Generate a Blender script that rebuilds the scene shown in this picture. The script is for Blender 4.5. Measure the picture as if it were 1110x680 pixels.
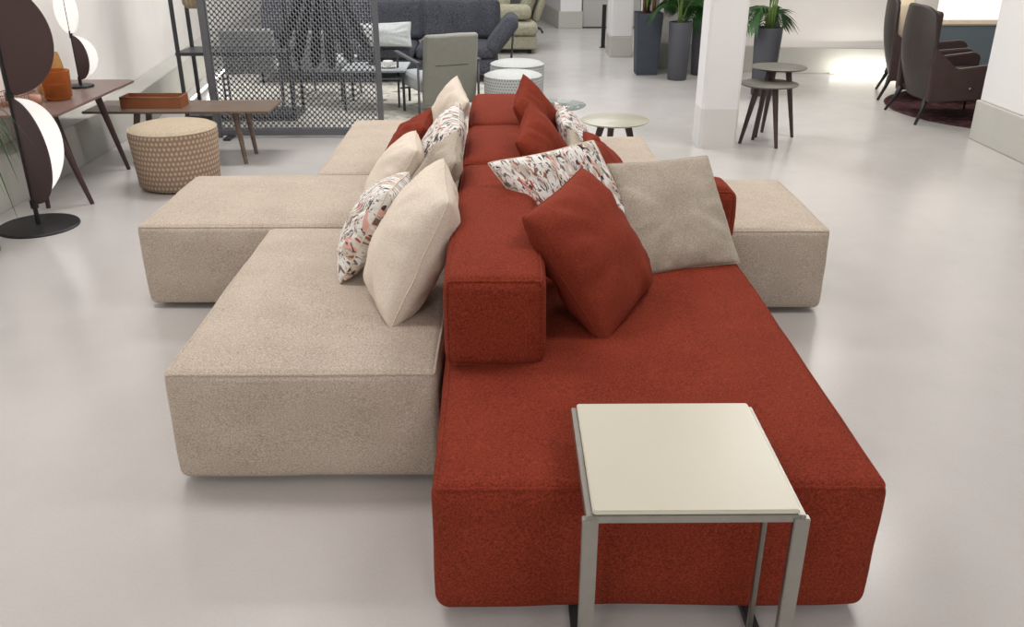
import bpy, bmesh, math, random
from mathutils import Vector, Matrix, noise
D = bpy.data; S = bpy.context.scene; C = S.collection
for o in list(D.objects): D.objects.remove(o)
PI = math.pi

# ------------------------------------------------------------------ camera
cam = D.objects.new('camera', D.cameras.new('camera')); C.objects.link(cam); S.camera = cam
cam.data.sensor_width = 36; cam.data.lens = 957/1110*36; cam.data.clip_end = 100
cam.location = (0, 0, 1.75)
cam.rotation_euler = (PI/2-math.atan(430/957), 0, -math.radians(0.546))

# ------------------------------------------------------------------ light
S.view_settings.view_transform = 'Standard'; S.view_settings.look = 'None'
S.view_settings.gamma = 1; S.view_settings.use_curve_mapping = False
S.view_settings.exposure = -0.72
w = D.worlds.new('world'); S.world = w; w.use_nodes = True
w.node_tree.nodes['Background'].inputs[0].default_value = (1, .985, .96, 1)
w.node_tree.nodes['Background'].inputs[1].default_value = .36
def area(x, y, z, sx, sy, power, col=(1, .97, .93), rot=(0, 0, 0), spread=None):
    l = D.lights.new('unseen_area_light', 'AREA'); l.shape = 'RECTANGLE'; l.size = sx; l.size_y = sy
    l.energy = power; l.color = col
    if spread: l.spread = spread
    o = D.objects.new('unseen_area_light', l); C.objects.link(o); o.location = (x, y, z); o.rotation_euler = rot
    return o
for (x, y, p, c) in [(-1.5, -2.6, 175, (1, .965, .955)), (1.5, -2.6, 165, (1, .965, .945)), (-2.2, .7, 12, (1, .97, .96)), (2.2, .7, 8, (1, .97, .95)), (-1.6, 3.4, 66, (1, .97, .965)), (1.9, 3.2, 62, (1, .965, .95)),  # the pair behind the camera is fill added to brighten the sofa fronts
                     (-1.8, 6.6, 98, (1, .98, .97)), (2.6, 6.2, 95, (1, .97, .91)), (0.2, 8.6, 108, (.97, .98, 1)), (3.2, 9.4, 80, (1, .96, .9)),
                     (-2.6, 10.4, 90, (1, .98, .97)), (.6, 12.6, 90, (.96, .98, 1)), (1.6, 14.8, 60, (1, .99, .98))]:
    area(x, y, 3.28, 1.5, .6, p, c)

# ------------------------------------------------------------------ materials
def nt(name):
    m = D.materials.new(name); m.use_nodes = True; t = m.node_tree
    return m, t, t.nodes['Principled BSDF']
def lin(c):
    return tuple(((v/255)/12.92 if v/255 <= .04045 else ((v/255+.055)/1.055)**2.4) for v in c)+(1,)
def coords(t, sc=(1, 1, 1), kind='Object'):
    tc = t.nodes.new('ShaderNodeTexCoord'); mp = t.nodes.new('ShaderNodeMapping')
    mp.inputs['Scale'].default_value = sc; t.links.new(tc.outputs[kind], mp.inputs[0]); return mp.outputs[0]
def noise_n(t, vec, scale, detail=2, rough=.5, dist=0):
    n = t.nodes.new('ShaderNodeTexNoise'); n.inputs['Scale'].default_value = scale; n.inputs['Detail'].default_value = detail
    n.inputs['Roughness'].default_value = rough; n.inputs['Distortion'].default_value = dist
    t.links.new(vec, n.inputs['Vector']); return n.outputs['Fac']
def ramp(t, fac, stops, interp='LINEAR'):
    r = t.nodes.new('ShaderNodeValToRGB'); r.color_ramp.interpolation = interp
    e = r.color_ramp.elements
    while len(e) < len(stops): e.new(.5)
    for i, (p, c) in enumerate(stops):
        e[i].position = p; e[i].color = c
    t.links.new(fac, r.inputs[0]); return r.outputs[0]
def mix(t, fac, a, b, mode='MIX'):
    m = t.nodes.new('ShaderNodeMix'); m.data_type = 'RGBA'; m.blend_type = mode
    for i, v in ((0, fac), (6, a), (7, b)):
        if isinstance(v, (float, int, tuple)): m.inputs[i].default_value = v
        else: t.links.new(v, m.inputs[i])
    return m.outputs[2]
def mth(t, op, a, b=0.0):
    m = t.nodes.new('ShaderNodeMath'); m.operation = op
    for i, v in ((0, a), (1, b)):
        if isinstance(v, (float, int)): m.inputs[i].default_value = v
        else: t.links.new(v, m.inputs[i])
    return m.outputs[0]
def bump(t, b, h, st, dist=.002):
    n = t.nodes.new('ShaderNodeBump'); n.inputs['Strength'].default_value = st; n.inputs['Distance'].default_value = dist
    t.links.new(h, n.inputs['Height']); t.links.new(n.outputs[0], b.inputs['Normal'])
def plain(name, c, rough=.5, metal=0, var=.06, sc=6, spec=.5, bmp=0):
    m, t, b = nt(name); v = coords(t); c = lin(c)
    f = noise_n(t, v, sc, 4, .6)
    lo = tuple(x*(1-var) for x in c[:3])+(1,); hi = tuple(min(1, x*(1+var)) for x in c[:3])+(1,)
    t.links.new(ramp(t, f, [(.3, lo), (.7, hi)]), b.inputs['Base Color'])
    b.inputs['Roughness'].default_value = rough; b.inputs['Metallic'].default_value = metal
    b.inputs['Specular IOR Level'].default_value = spec
    if bmp: bump(t, b, noise_n(t, v, sc*8, 3), bmp)
    return m
def fabric(name, c0, c1, sc=160, bst=.6, stretch=(1, 1, 1), sheen=.25, dist=.0025):
    m, t, b = nt(name); v = coords(t, stretch)
    f = noise_n(t, v, sc, 3, .7); g = noise_n(t, v, 5, 3, .5)
    col = ramp(t, f, [(.36, lin(c0)), (.66, lin(c1))])
    col = mix(t, .18, col, ramp(t, g, [(.3, lin(c0)), (.7, lin(c1))]))
    t.links.new(col, b.inputs['Base Color']); b.inputs['Roughness'].default_value = .95
    b.inputs['Specular IOR Level'].default_value = .15
    b.inputs['Sheen Weight'].default_value = sheen; b.inputs['Sheen Roughness'].default_value = .5
    b.inputs['Sheen Tint'].default_value = lin(c1)
    bump(t, b, noise_n(t, v, sc*1.1, 4, .7), bst, dist)
    return m
M = {}
M['red'] = fabric('rust_red_boucle', (92, 31, 19), (149, 63, 43), 180, .8)
M['red_pillow'] = fabric('rust_red_weave', (108, 41, 28), (145, 64, 45), 230, .45)
M['beige'] = fabric('greige_tweed', (148, 134, 120), (208, 196, 182), 190, .5, (1, 1, 1.6))
M['cream'] = fabric('cream_wool', (206, 194, 178), (232, 222, 207), 190, .4)
M['taupe'] = fabric('taupe_tweed', (142, 131, 117), (194, 184, 170), 240, .5)
M['char'] = fabric('charcoal_melange', (34, 36, 43), (98, 100, 108), 110, .4)
M['ltgrey'] = fabric('pale_grey_melange', (168, 174, 176), (214, 218, 216), 120, .4)
M['sage'] = fabric('sage_beige_leather', (140, 138, 120), (172, 168, 148), 40, .3)
M['greenleather'] = plain('grey_green_leather', (134, 134, 125), .5, 0, .05, 20, .4, .15)
M['seatgrey'] = plain('blue_grey_leather', (172, 178, 181), .55, 0, .05, 20, .4)
M['brownleather'] = plain('dark_brown_leather', (60, 53, 51), .5, 0, .1, 14, .4, .2)
M['brownleather2'] = plain('brown_leather_inside', (66, 50, 48), .5, 0, .1, 14, .4, .2)
M['parch'] = plain('parchment_card', (208, 192, 168), .8, 0, .06, 8)
M['metal'] = plain('brushed_nickel', (158, 156, 149), .4, 1, .04, 30)
M['darkmetal'] = plain('graphite_metal', (66, 68, 72), .45, .4, .06, 12)
M['framegrey'] = plain('grey_lacquered_frame', (92, 93, 97), .5, .1, .05, 12)
M['meshmetal'] = plain('grey_lacquered_mesh', (132, 134, 139), .5, .1, .06, 12)
M['black'] = plain('black_lacquer', (24, 24, 26), .45, 0, .1, 12)
M['plinth'] = plain('black_plastic_foot', (20, 19, 18), .7)
M['wengue'] = plain('dark_plum_stained_wood', (66, 48, 46), .45, 0, .14, 9)
M['lampdark'] = plain('matt_aubergine_lacquer', (74, 57, 56), .6, 0, .04, 5, .3)
M['tablewood'] = plain('grey_plum_laminate', (118, 98, 92), .35, 0, .08, 7)
M['ivory'] = plain('ivory_glass_top', (200, 196, 180), .32, 0, .015, 4, .5)
M['stone'] = plain('grey_olive_tabletop', (92, 89, 81), .5, 0, .06, 20)
M['sagestone'] = plain('pale_sage_tabletop', (168, 165, 148), .35, 0, .05, 20)
M['tan'] = plain('tan_leather', (146, 90, 58), .55, 0, .1, 12, .4, .2)
M['pot'] = plain('anthracite_planter', (76, 77, 84), .55, 0, .05, 8, .4)
M['potslate'] = plain('slate_blue_planter', (62, 68, 78), .6, 0, .06, 8, .4)
M['soil'] = plain('dark_soil', (48, 36, 26), .95, 0, .4, 40, .1, .8)
M['stem'] = plain('palm_stem', (104, 128, 62), .6, 0, .2, 10)
M['trunk'] = plain('cane_trunk', (120, 84, 60), .8, 0, .3, 30)
M['leaf'] = plain('palm_leaf', (38, 84, 30), .5, 0, .35, 6)
M['grassleaf'] = plain('long_green_leaf', (58, 92, 40), .5, 0, .3, 9)
M['bluegrey'] = plain('blue_grey_counter', (118, 132, 140), .5, 0, .07, 3)
M['porcelain'] = plain('white_porcelain', (236, 236, 232), .2, 0, .01)
M['door'] = plain('light_grey_door', (176, 175, 172), .55, 0, .02)
M['wicker'] = plain('natural_wicker', (168, 154, 130), .8, 0, .2, 60)
M['copperwire'] = plain('copper_wire', (150, 104, 70), .35, .8, .05)
M['pink'] = plain('dusty_pink_ceramic', (196, 150, 128), .6, 0, .05)
# white paint
def paint(name, c, var, sc, bst=.1):
    m, t, b = nt(name); v = coords(t); c = lin(c)
    f = noise_n(t, v, sc, 6, .6, .4)
    lo = tuple(x*(1-var) for x in c[:3])+(1,)
    t.links.new(ramp(t, f, [(.35, lo), (.65, c)]), b.inputs['Base Color'])
    b.inputs['Roughness'].default_value = .8; b.inputs['Specular IOR Level'].default_value = .2
    bump(t, b, f, bst, .01); return m
M['wall'] = paint('white_plaster', (240, 236, 232), .05, 1.4, .2)
M['white'] = paint('white_column_paint', (226, 225, 225), .02, 1)
M['base'] = paint('grey_plinth_paint', (188, 187, 180), .06, 2)
M['base2'] = paint('pale_column_base_paint', (212, 211, 208), .03, 2)
M['ceil'] = paint('ceiling_paint', (225, 222, 218), .02, 1)
def floor_mat():
    m, t, b = nt('polished_concrete_floor'); v = coords(t)
    a = noise_n(t, v, .55, 5, .6, .6); c = noise_n(t, v, 3.2, 5, .65, .3); fine = noise_n(t, v, 90, 2, .6)
    col = ramp(t, a, [(.25, lin((180, 177, 175))), (.75, lin((196, 192, 190)))])
    col = mix(t, .3, col, ramp(t, c, [(.2, lin((178, 175, 171))), (.8, lin((198, 194, 191)))]))
    col = mix(t, .06, col, ramp(t, fine, [(.35, lin((160, 158, 152))), (.65, lin((214, 210, 205)))]))
    t.links.new(col, b.inputs['Base Color'])
    t.links.new(ramp(t, c, [(.2, (.2, .2, .2, 1)), (.8, (.27, .27, .27, 1))]), b.inputs['Roughness'])
    b.inputs['Specular IOR Level'].default_value = .55
    bump(t, b, a, .02, .02); return m
M['floor'] = floor_mat()
def wood_mat():
    m, t, b = nt('walnut_brown_wood'); v = coords(t, (1.2, 18, 18))
    f = noise_n(t, v, 3, 6, .65, .6)
    t.links.new(ramp(t, f, [(.25, lin((88, 72, 62))), (.5, lin((112, 95, 83))), (.78, lin((134, 116, 102)))]), b.inputs['Base Color'])
    b.inputs['Roughness'].default_value = .45; return m
M['walnut'] = wood_mat()
def floral():
    m, t, b = nt('floral_print_cotton'); v = coords(t, (1, 1, 1), 'UV')
    def layer(off, sx, sy, rot, sc, thr, w_=.03, dist=1.2):
        mp = t.nodes.new('ShaderNodeMapping'); mp.inputs['Location'].default_value = off
        mp.inputs['Rotation'].default_value = (0, 0, rot); mp.inputs['Scale'].default_value = (sx, sy, 1)
        t.links.new(v, mp.inputs[0])
        f = noise_n(t, mp.outputs[0], sc, 2, .45, dist)
        return ramp(t, f, [(thr-w_, (0, 0, 0, 1)), (thr, (1, 1, 1, 1))])
    col = lin((232, 230, 226))
    col = mix(t, layer((7, 3, 0), 1, 2.0, .6, 4.5, .62, .10), col, lin((200, 190, 176)))
    col = mix(t, layer((1, 9, 0), 1, 2.0, -.5, 5, .69, .08), col, lin((220, 168, 156)))
    col = mix(t, layer((3, 5, 0), 1.2, 2.6, 1.1, 6.2, .63, .06, 2.2), col, lin((118, 110, 104)))
    col = mix(t, layer((11, 2, 0), 1.1, 3.0, -1.0, 6.2, .64, .05, 2.2), col, lin((62, 60, 62)))
    col = mix(t, layer((5, 14, 0), 1, 1.6, .2, 6.0, .695, .05, 2.0), col, lin((166, 62, 52)))
    col = mix(t, layer((9, 6, 0), 1.3, 2.4, 1.5, 6.5, .70, .05, 2), col, lin((150, 98, 70)))
    t.links.new(col, b.inputs['Base Color']); b.inputs['Roughness'].default_value = .85
    b.inputs['Specular IOR Level'].default_value = .2
    bump(t, b, noise_n(t, coords(t), 300, 2), .2, .001); return m
M['floral'] = floral()
def weave(name, ca, cb, nu, nv, rad, edge=.08):
    m, t, b = nt(name); tc = t.nodes.new('ShaderNodeTexCoord'); sp = t.nodes.new('ShaderNodeSeparateXYZ')
    t.links.new(tc.outputs['UV'], sp.inputs[0])
    vv = mth(t, 'MULTIPLY', sp.outputs[1], nv)
    row = mth(t, 'FLOOR', vv)
    uu = mth(t, 'ADD', mth(t, 'MULTIPLY', sp.outputs[0], nu), mth(t, 'MULTIPLY', row, .5))
    du = mth(t, 'SUBTRACT', mth(t, 'FRACT', uu), .5); dv = mth(t, 'SUBTRACT', mth(t, 'FRACT', vv), .5)
    d = mth(t, 'SQRT', mth(t, 'ADD', mth(t, 'POWER', mth(t, 'ABSOLUTE', du), 2), mth(t, 'POWER', mth(t, 'ABSOLUTE', dv), 2)))
    f = ramp(t, d, [(rad, (1, 1, 1, 1)), (rad+edge, (0, 0, 0, 1))])
    nz = noise_n(t, coords(t), 140, 3, .7)
    col = mix(t, f, lin(ca), lin(cb)); col = mix(t, .25, col, ramp(t, nz, [(.35, lin(ca)), (.65, lin(cb))]))
    t.links.new(col, b.inputs['Base Color']); b.inputs['Roughness'].default_value = .9
    bump(t, b, f, .5, .004); return m
M['pouf_weave'] = weave('brown_beige_basket_weave', (138, 111, 92), (194, 177, 155), 62, 19, .2, .2)
M['pouf_top'] = fabric('sand_pouf_top', (160, 146, 126), (196, 182, 160), 110, .5)
M['grey_dots'] = weave('grey_dotted_knit', (182, 185, 184), (112, 116, 118), 64, 24, .2, .15)
M['grey_top'] = fabric('pale_grey_pouf_top', (166, 168, 166), (202, 204, 202), 110, .5)
def rugm(name, stops, sc, dist=1.5):
    m, t, b = nt(name); v = coords(t); f = noise_n(t, v, sc, 6, .65, dist)
    t.links.new(ramp(t, f, stops), b.inputs['Base Color']); b.inputs['Roughness'].default_value = 1
    b.inputs['Specular IOR Level'].default_value = .1
    bump(t, b, noise_n(t, v, 120, 3), .7, .004); return m
M['rug_light'] = rugm('mottled_pale_rug', [(.3, lin((96, 98, 78))), (.42, lin((180, 178, 166))), (.6, lin((214, 210, 202))), (.72, lin((140, 128, 108)))], 4)
M['rug_plum'] = rugm('plum_pile_rug', [(.3, lin((44, 26, 28))), (.5, lin((72, 46, 48))), (.7, lin((104, 72, 72)))], 5, 2)
def glass(name, c, rough=.05, alpha=.35):
    m, t, b = nt(name); b.inputs['Base Color'].default_value = lin(c); b.inputs['Roughness'].default_value = rough
    b.inputs['Transmission Weight'].default_value = 1-alpha; b.inputs['IOR'].default_value = 1.2
    n = noise_n(t, coords(t), 6, 2); bump(t, b, n, .03, .01); return m
M['amber'] = glass('amber_glass', (206, 136, 78), .12, .3)
M['honey'] = glass('honey_glass', (222, 182, 124), .12, .3)
M['clear'] = glass('clear_greenish_glass', (214, 224, 218), .03, .15)
def emit(name, c, st):
    m, t, b = nt(name); b.inputs['Base Color'].default_value = lin((240, 240, 240))
    b.inputs['Emission Color'].default_value = lin(c); b.inputs['Emission Strength'].default_value = st
    t.links.new(ramp(t, noise_n(t, coords(t), 2), [(0, lin((232, 232, 232))), (1, lin((246, 246, 246)))]), b.inputs['Base Color'])
    return m
M['led'] = emit('lamp_diffuser', (255, 250, 244), .75)
M['strip'] = emit('led_strip', (255, 246, 232), 14)
M['window'] = emit('bright_window', (255, 246, 232), 1.5)
M['panel'] = emit('ceiling_light_diffuser', (255, 248, 238), 2)

# ------------------------------------------------------------------ mesh helpers
def link(name, bm, mat, parent=None, smooth=True, ang=None):
    me = D.meshes.new(name); bmesh.ops.recalc_face_normals(bm, faces=bm.faces); bm.to_mesh(me); bm.free()
    if smooth:
        me.polygons.foreach_set('use_smooth', [True]*len(me.polygons))
        if ang: me.set_sharp_from_angle(angle=math.radians(ang))
    o = D.objects.new(name, me); C.objects.link(o)
    if mat: me.materials.append(M[mat] if isinstance(mat, str) else mat)
    if parent: o.parent = parent
    return o
def empty(name, label, cat, loc=(0, 0, 0), rz=0, group=None):
    o = D.objects.new(name, None); C.objects.link(o); o.location = loc; o.rotation_euler = (0, 0, rz)
    o.empty_display_size = .1
    return tag(o, label, cat, group)
def tag(o, label, cat, group=None, kind=None):
    o['label'] = label; o['category'] = cat
    if group: o['group'] = group
    if kind: o['kind'] = kind
    return o
def struct(name, bm, mat, smooth=False):
    o = link(name, bm, mat, None, smooth); o['kind'] = 'structure'; return o
def box(bm, x0, x1, y0, y1, z0, z1, bev=0, seg=2):
    r = bmesh.ops.create_cube(bm, size=1)
    for v in r['verts']:
        v.co = Vector(((x0+x1)/2+v.co.x*(x1-x0), (y0+y1)/2+v.co.y*(y1-y0), (z0+z1)/2+v.co.z*(z1-z0)))
    if bev:
        es = list({e for v in r['verts'] for e in v.link_edges})
        bmesh.ops.bevel(bm, geom=es, offset=bev, segments=seg, affect='EDGES', profile=.5)
    return bm
def B(*a, **k): return box(bmesh.new(), *a, **k)
def prism(bm, pts, z0, z1, bev=0):
    vs = [bm.verts.new((x, y, z0)) for x, y in pts]; f = bm.faces.new(vs)
    r = bmesh.ops.extrude_face_region(bm, geom=[f])
    for e in r['geom']:
        if isinstance(e, bmesh.types.BMVert): e.co.z = z1
    if bev:
        es = [e for e in bm.edges if abs(e.verts[0].co.z-e.verts[1].co.z) < 1e-6]
        bmesh.ops.bevel(bm, geom=es, offset=bev, segments=2, affect='EDGES')
    return bm
def rrect(x0, x1, y0, y1, r, n=5):
    o = []
    for cx, cy, a in ((x1-r, y1-r, 0), (x0+r, y1-r, 90), (x0+r, y0+r, 180), (x1-r, y0+r, 270)):
        for i in range(n+1):
            t = math.radians(a+90*i/n); o.append((cx+r*math.cos(t), cy+r*math.sin(t)))
    return o
def tube(bm, pts, rad, n=10, closed=False, flat=1.0):
    pts = [Vector(p) for p in pts]; N = len(pts); rings = []
    rad = rad if isinstance(rad, (list, tuple)) else [rad]*N
    prev = None
    for i, p in enumerate(pts):
        a = pts[(i-1) % N] if (closed or i > 0) else p; c = pts[(i+1) % N] if (closed or i < N-1) else p
        d = (c-a).normalized()
        if prev is None:
            up = Vector((0, 0, 1)) if abs(d.z) < .95 else Vector((1, 0, 0))
            u = d.cross(up).normalized()
        else: u = (prev-d*prev.dot(d)).normalized()
        prev = u; v = d.cross(u).normalized()
        rings.append([bm.verts.new(p+(u*math.cos(2*PI*k/n)+v*math.sin(2*PI*k/n)*flat)*rad[i]) for k in range(n)])
    for i in range(N if closed else N-1):
        a, b2 = rings[i], rings[(i+1) % N]
        for k in range(n): bm.faces.new((a[k], a[(k+1) % n], b2[(k+1) % n], b2[k]))
    if not closed:
        bm.faces.new(rings[0][::-1]); bm.faces.new(rings[-1])
    return bm
def T(*a, **k): return tube(bmesh.new(), *a, **k)
def bar(bm, a, b2, w_, h, up=(0, 0, 1), bev=.002):
    a, b2 = Vector(a), Vector(b2); d = (b2-a).normalized(); up = Vector(up)
    if abs(d.dot(up)) > .99: up = Vector((0, 1, 0))
    u = d.cross(up).normalized(); v = u.cross(d).normalized()
    vs = []
    for p in (a, b2):
        for su, sv in ((-1, -1), (1, -1), (1, 1), (-1, 1)): vs.append(bm.verts.new(p+u*su*w_/2+v*sv*h/2))
    fs = [(0, 1, 2, 3), (7, 6, 5, 4)]+[(i, i+4, (i+1) % 4+4, (i+1) % 4) for i in range(4)]
    for f in fs: bm.faces.new([vs[i] for i in f])
    if bev:
        es = list({e for v_ in vs for e in v_.link_edges})
        bmesh.ops.bevel(bm, geom=es, offset=bev, segments=2, affect='EDGES')
    return bm
def lathe(prof, n=48, sx=1, sy=1):
    bm = bmesh.new(); uv = bm.loops.layers.uv.new('UVMap'); L = len(prof); rings = []
    for (r, z) in prof:
        if r < 1e-6: rings.append([bm.verts.new((0, 0, z))]*n)
        else: rings.append([bm.verts.new((r*sx*math.cos(2*PI*k/n), r*sy*math.sin(2*PI*k/n), z)) for k in range(n)])
    s = [0]
    for i in range(1, L): s.append(s[-1]+math.hypot(prof[i][0]-prof[i-1][0], prof[i][1]-prof[i-1][1]))
    for i in range(L-1):
        for k in range(n):
            k2 = (k+1) % n
            vs = [(rings[i][k], k/n, s[i]), (rings[i][k2], (k+1)/n, s[i]), (rings[i+1][k2], (k+1)/n, s[i+1]), (rings[i+1][k], k/n, s[i+1])]
            seen = []; vv = []
            for q in vs:
                if q[0] not in seen: seen.append(q[0]); vv.append(q)
            if len(vv) < 3: continue
            try: f = bm.faces.new([q[0] for q in vv])
            except ValueError: continue
            for lp, q in zip(f.loops, vv): lp[uv].uv = (q[1], q[2]/s[-1])
    return bm
def xf(bm, loc=(0, 0, 0), rot=(0, 0, 0), sc=(1, 1, 1)):
    from mathutils import Euler
    bmesh.ops.transform(bm, matrix=Matrix.LocRotScale(Vector(loc), Euler(rot), Vector(sc)), verts=bm.verts); return bm

# rounded, slightly swollen upholstered block ------------------------------
def block_surface(x0, x1, y0, y1, z0, z1, r, top=.02, side=.012, seed=0, rough=.0045):
    cx, cy, cz = (x0+x1)/2, (y0+y1)/2, (z0+z1)/2; hx, hy, hz = (x1-x0)/2, (y1-y0)/2, (z1-z0)/2
    def f(a, b, c):
        p = Vector((a*hx, b*hy, c*hz))
        q = Vector((max(-hx+r, min(hx-r, p.x)), max(-hy+r, min(hy-r, p.y)), max(-hz+r, min(hz-r, p.z))))
        d = p-q
        if d.length > 1e-9: p = q+d.normalized()*r
        sm = lambda t: 1-abs(t)**3.5
        if c > 0: p.z += top*sm(a)*sm(b)*max(0, c)
        p.x += side*(1 if a > 0 else -1)*sm(b)*sm(c)*abs(a)**2
        p.y += side*(1 if b > 0 else -1)*sm(a)*sm(c)*abs(b)**2
        k = noise.noise(Vector((p.x*3+seed*7, p.y*3, p.z*3)))*rough*1.6+noise.noise(Vector((p.x*9+seed*7, p.y*9, p.z*9)))*rough*.5
        p += p.normalized()*k
        return p+Vector((cx, cy, cz))
    return f
def spaced(h, r, n=12):
    t = max(.02, 1-r/h); out = [-1, -1+(1-t)*.25, -1+(1-t)*.5, -1+(1-t)*.75]
    for i in range(n+1): out.append(-t+2*t*i/n)
    return out+[-a for a in out[3::-1]]
def upholstered(name, dims, r, mat, parent, **k):
    x0, x1, y0, y1, z0, z1 = dims; f = block_surface(*dims, r, **k); bm = bmesh.new()
    ga, gb, gc = spaced((x1-x0)/2, r), spaced((y1-y0)/2, r), spaced((z1-z0)/2, r, 8)
    def sheet(g1, g2, fn):
        vs = [[bm.verts.new(fn(a, b)) for b in g2] for a in g1]
        for i in range(len(g1)-1):
            for j in range(len(g2)-1): bm.faces.new((vs[i][j], vs[i+1][j], vs[i+1][j+1], vs[i][j+1]))
    for s in (-1, 1):
        sheet(ga, gb, lambda a, b: f(a, b, s)); sheet(ga, gc, lambda a, c: f(a, s, c)); sheet(gb, gc, lambda b, c: f(s, b, c))
    bmesh.ops.remove_doubles(bm, verts=bm.verts, dist=.0004)
    o = link(name, bm, mat, parent)
    return o, f, (ga, gb, gc)
def upholstered_mesh(dims, r):
    o, f, g = upholstered('tmp', dims, r, None, None, top=.01, side=.02, seed=5)
    bm = bmesh.new(); bm.from_mesh(o.data); D.objects.remove(o); return bm
def piping(f, g, face, mat, parent, rad=.006):
    ga, gb, gc = g; pts = []
    if face == 'top':
        for a in ga[:-1]: pts.append(f(a, -1, 1))
        for b in gb[:-1]: pts.append(f(1, b, 1))
        for a in ga[:0:-1]: pts.append(f(a, 1, 1))
        for b in gb[:0:-1]: pts.append(f(-1, b, 1))
    else:
        s = -1 if face == 'front' else 1
        for a in ga[:-1]: pts.append(f(a, s, -1))
        for c in gc[:-1]: pts.append(f(1, s, c))
        for a in ga[:0:-1]: pts.append(f(a, s, 1))
        for c in gc[:0:-1]: pts.append(f(-1, s, c))
    return link('piping', T(pts, rad, n=8, closed=True), mat, parent)
def seat_module(dims, mat, label, seed, group=None, r=.03, feet=True):
    x0, x1, y0, y1, z0, z1 = dims
    e = empty('sofa_seat_module', label, 'sofa', ((x0+x1)/2, (y0+y1)/2, 0), group=group)
    c = Vector(e.location)
    dd = (x0-c.x, x1-c.x, y0-c.y, y1-c.y, z0, z1)
    o, f, g = upholstered('seat_cushion', dd, r, mat, e, top=.028, side=.014, seed=seed)
    piping(f, g, 'top', mat, o)
    for sx in (0, 1):
        for sy in (0, 1):
            fx = dd[0]+.07 if sx == 0 else dd[1]-.07-.12; fy = dd[2]+.14 if sy == 0 else dd[3]-.14-.12
            link('foot', B(fx, fx+.12, fy, fy+.12, 0, z0+.03, bev=.006), 'plinth', e, False)
    return e

# ------------------------------------------------------------------ setting
struct('floor', B(-8, 9, -4, 24, -.1, 0), 'floor')
struct('ceiling', B(-8, 9, -4, 24, 3.35, 3.45), 'ceil')
def poly_wall(name, pts, z0, z1, mat, bev=0):
    return struct(name, prism(bmesh.new(), pts, z0, z1, bev), mat)
poly_wall('wall_left', [(-3.46, -4), (-3.46, 8), (-3.95, 12), (-4.3, 24), (-4.6, 24), (-4.25, 12), (-3.7, 8), (-3.7, -4)], 0, 3.35, 'wall')
poly_wall('baseboard_left', [(-3.24, -4), (-3.24, 8), (-3.72, 12), (-4.1, 24), (-4.29, 24), (-3.94, 12), (-3.45, 8), (-3.45, -4)], 0, .32, 'base', .004)
poly_wall('wall_right', [(1.75, 11.62), (3.4, 11.16), (5.0, 11.0), (5.0, 11.3), (3.4, 11.46), (1.78, 11.9)], 0, 3.35, 'wall')
poly_wall('baseboard_right', [(1.74, 11.56), (3.4, 11.08), (5.0, 10.92), (5.0, 10.99), (3.4, 11.15), (1.75, 11.61)], 0, .3, 'base', .004)
# wall with the bright window behind the counter
bm = bmesh.new(); box(bm, 5.0, 9, 11.0, 11.3, 0, .5); box(bm, 5.0, 9, 11.0, 11.3, 2.3, 3.35); box(bm, 5.0, 5.16, 11.0, 11.3, .5, 2.3); box(bm, 8.2, 9, 11.0, 11.3, .5, 2.3)
struct('wall_back', bm, 'wall')
wn = struct('window_1', B(5.16, 8.2, 11.2, 11.23, .5, 2.3), 'window')
fr = bmesh.new()
for a in (5.17, 6.7, 8.16): box(fr, a-.02, a+.02, 11.12, 11.2, .5, 2.3)
box(fr, 5.16, 8.2, 11.12, 11.2, .5, .53); box(fr, 5.16, 8.2, 11.12, 11.2, 2.27, 2.3)
link('window_frame', fr, 'white', wn, False)
# right foreground pillar
struct('wall_pillar', B(4.05, 5.3, 6.68, 7.55, .33, 3.35, bev=.01), 'white')
struct('baseboard_pillar', B(4.03, 5.32, 6.66, 7.57, 0, .33, bev=.008), 'base')
# column beside the nesting tables
struct('wall_column', prism(bmesh.new(), rrect(1.613, 1.917, 7.208, 7.502, .022, 1), .3251, 3.35), 'white')
struct('baseboard_column', prism(bmesh.new(), rrect(1.611, 1.919, 7.206, 7.504, .022, 1), 0, .325), 'base2')
# far pillars, corner wall and door
struct('wall_far_pillar', B(1.46, 1.75, 12.45, 13.0, .27, 3.35, bev=.01), 'white')
struct('baseboard_far_pillar', B(1.455, 1.755, 12.44, 13.01, 0, .27, bev=.008), 'base')
struct('trim_1', B(1.755, 1.9, 11.3, 11.5, 0, 3.35, bev=.01), 'white')
poly_wall('wall_far', [(.98, 15.88), (1.34, 15.88), (1.34, 19.5), (-1.9, 24), (-2.2, 24), (-.33, 21.6), (.70, 17.9)], .28, 3.35, 'white')
poly_wall('baseboard_far', [(.95, 15.84), (1.36, 15.84), (1.36, 19.5), (-1.9, 24), (-2.3, 24), (-.38, 21.6), (.66, 17.85)], 0, .28, 'base', .006)
d = struct('door_1', B(1.37, 2.35, 15.93, 15.98, .015, 2.1, bev=.004), 'door')
link('threshold', B(1.37, 2.35, 15.9, 15.99, 0, .014), 'black', d, False)
link('door_handle', T([(2.25, 15.93, 1.0), (2.25, 15.88, 1.0), (2.13, 15.88, 1.0)], .009), 'metal', d)
struct('wall_door', box(B(1.37, 2.35, 15.95, 16.2, 2.1, 3.35), 2.36, 6.0, 15.9, 16.2, 0, 3.35), 'wall')
struct('wall_end', B(-5, 2, 23.6, 23.9, 0, 3.35), 'wall')
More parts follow.
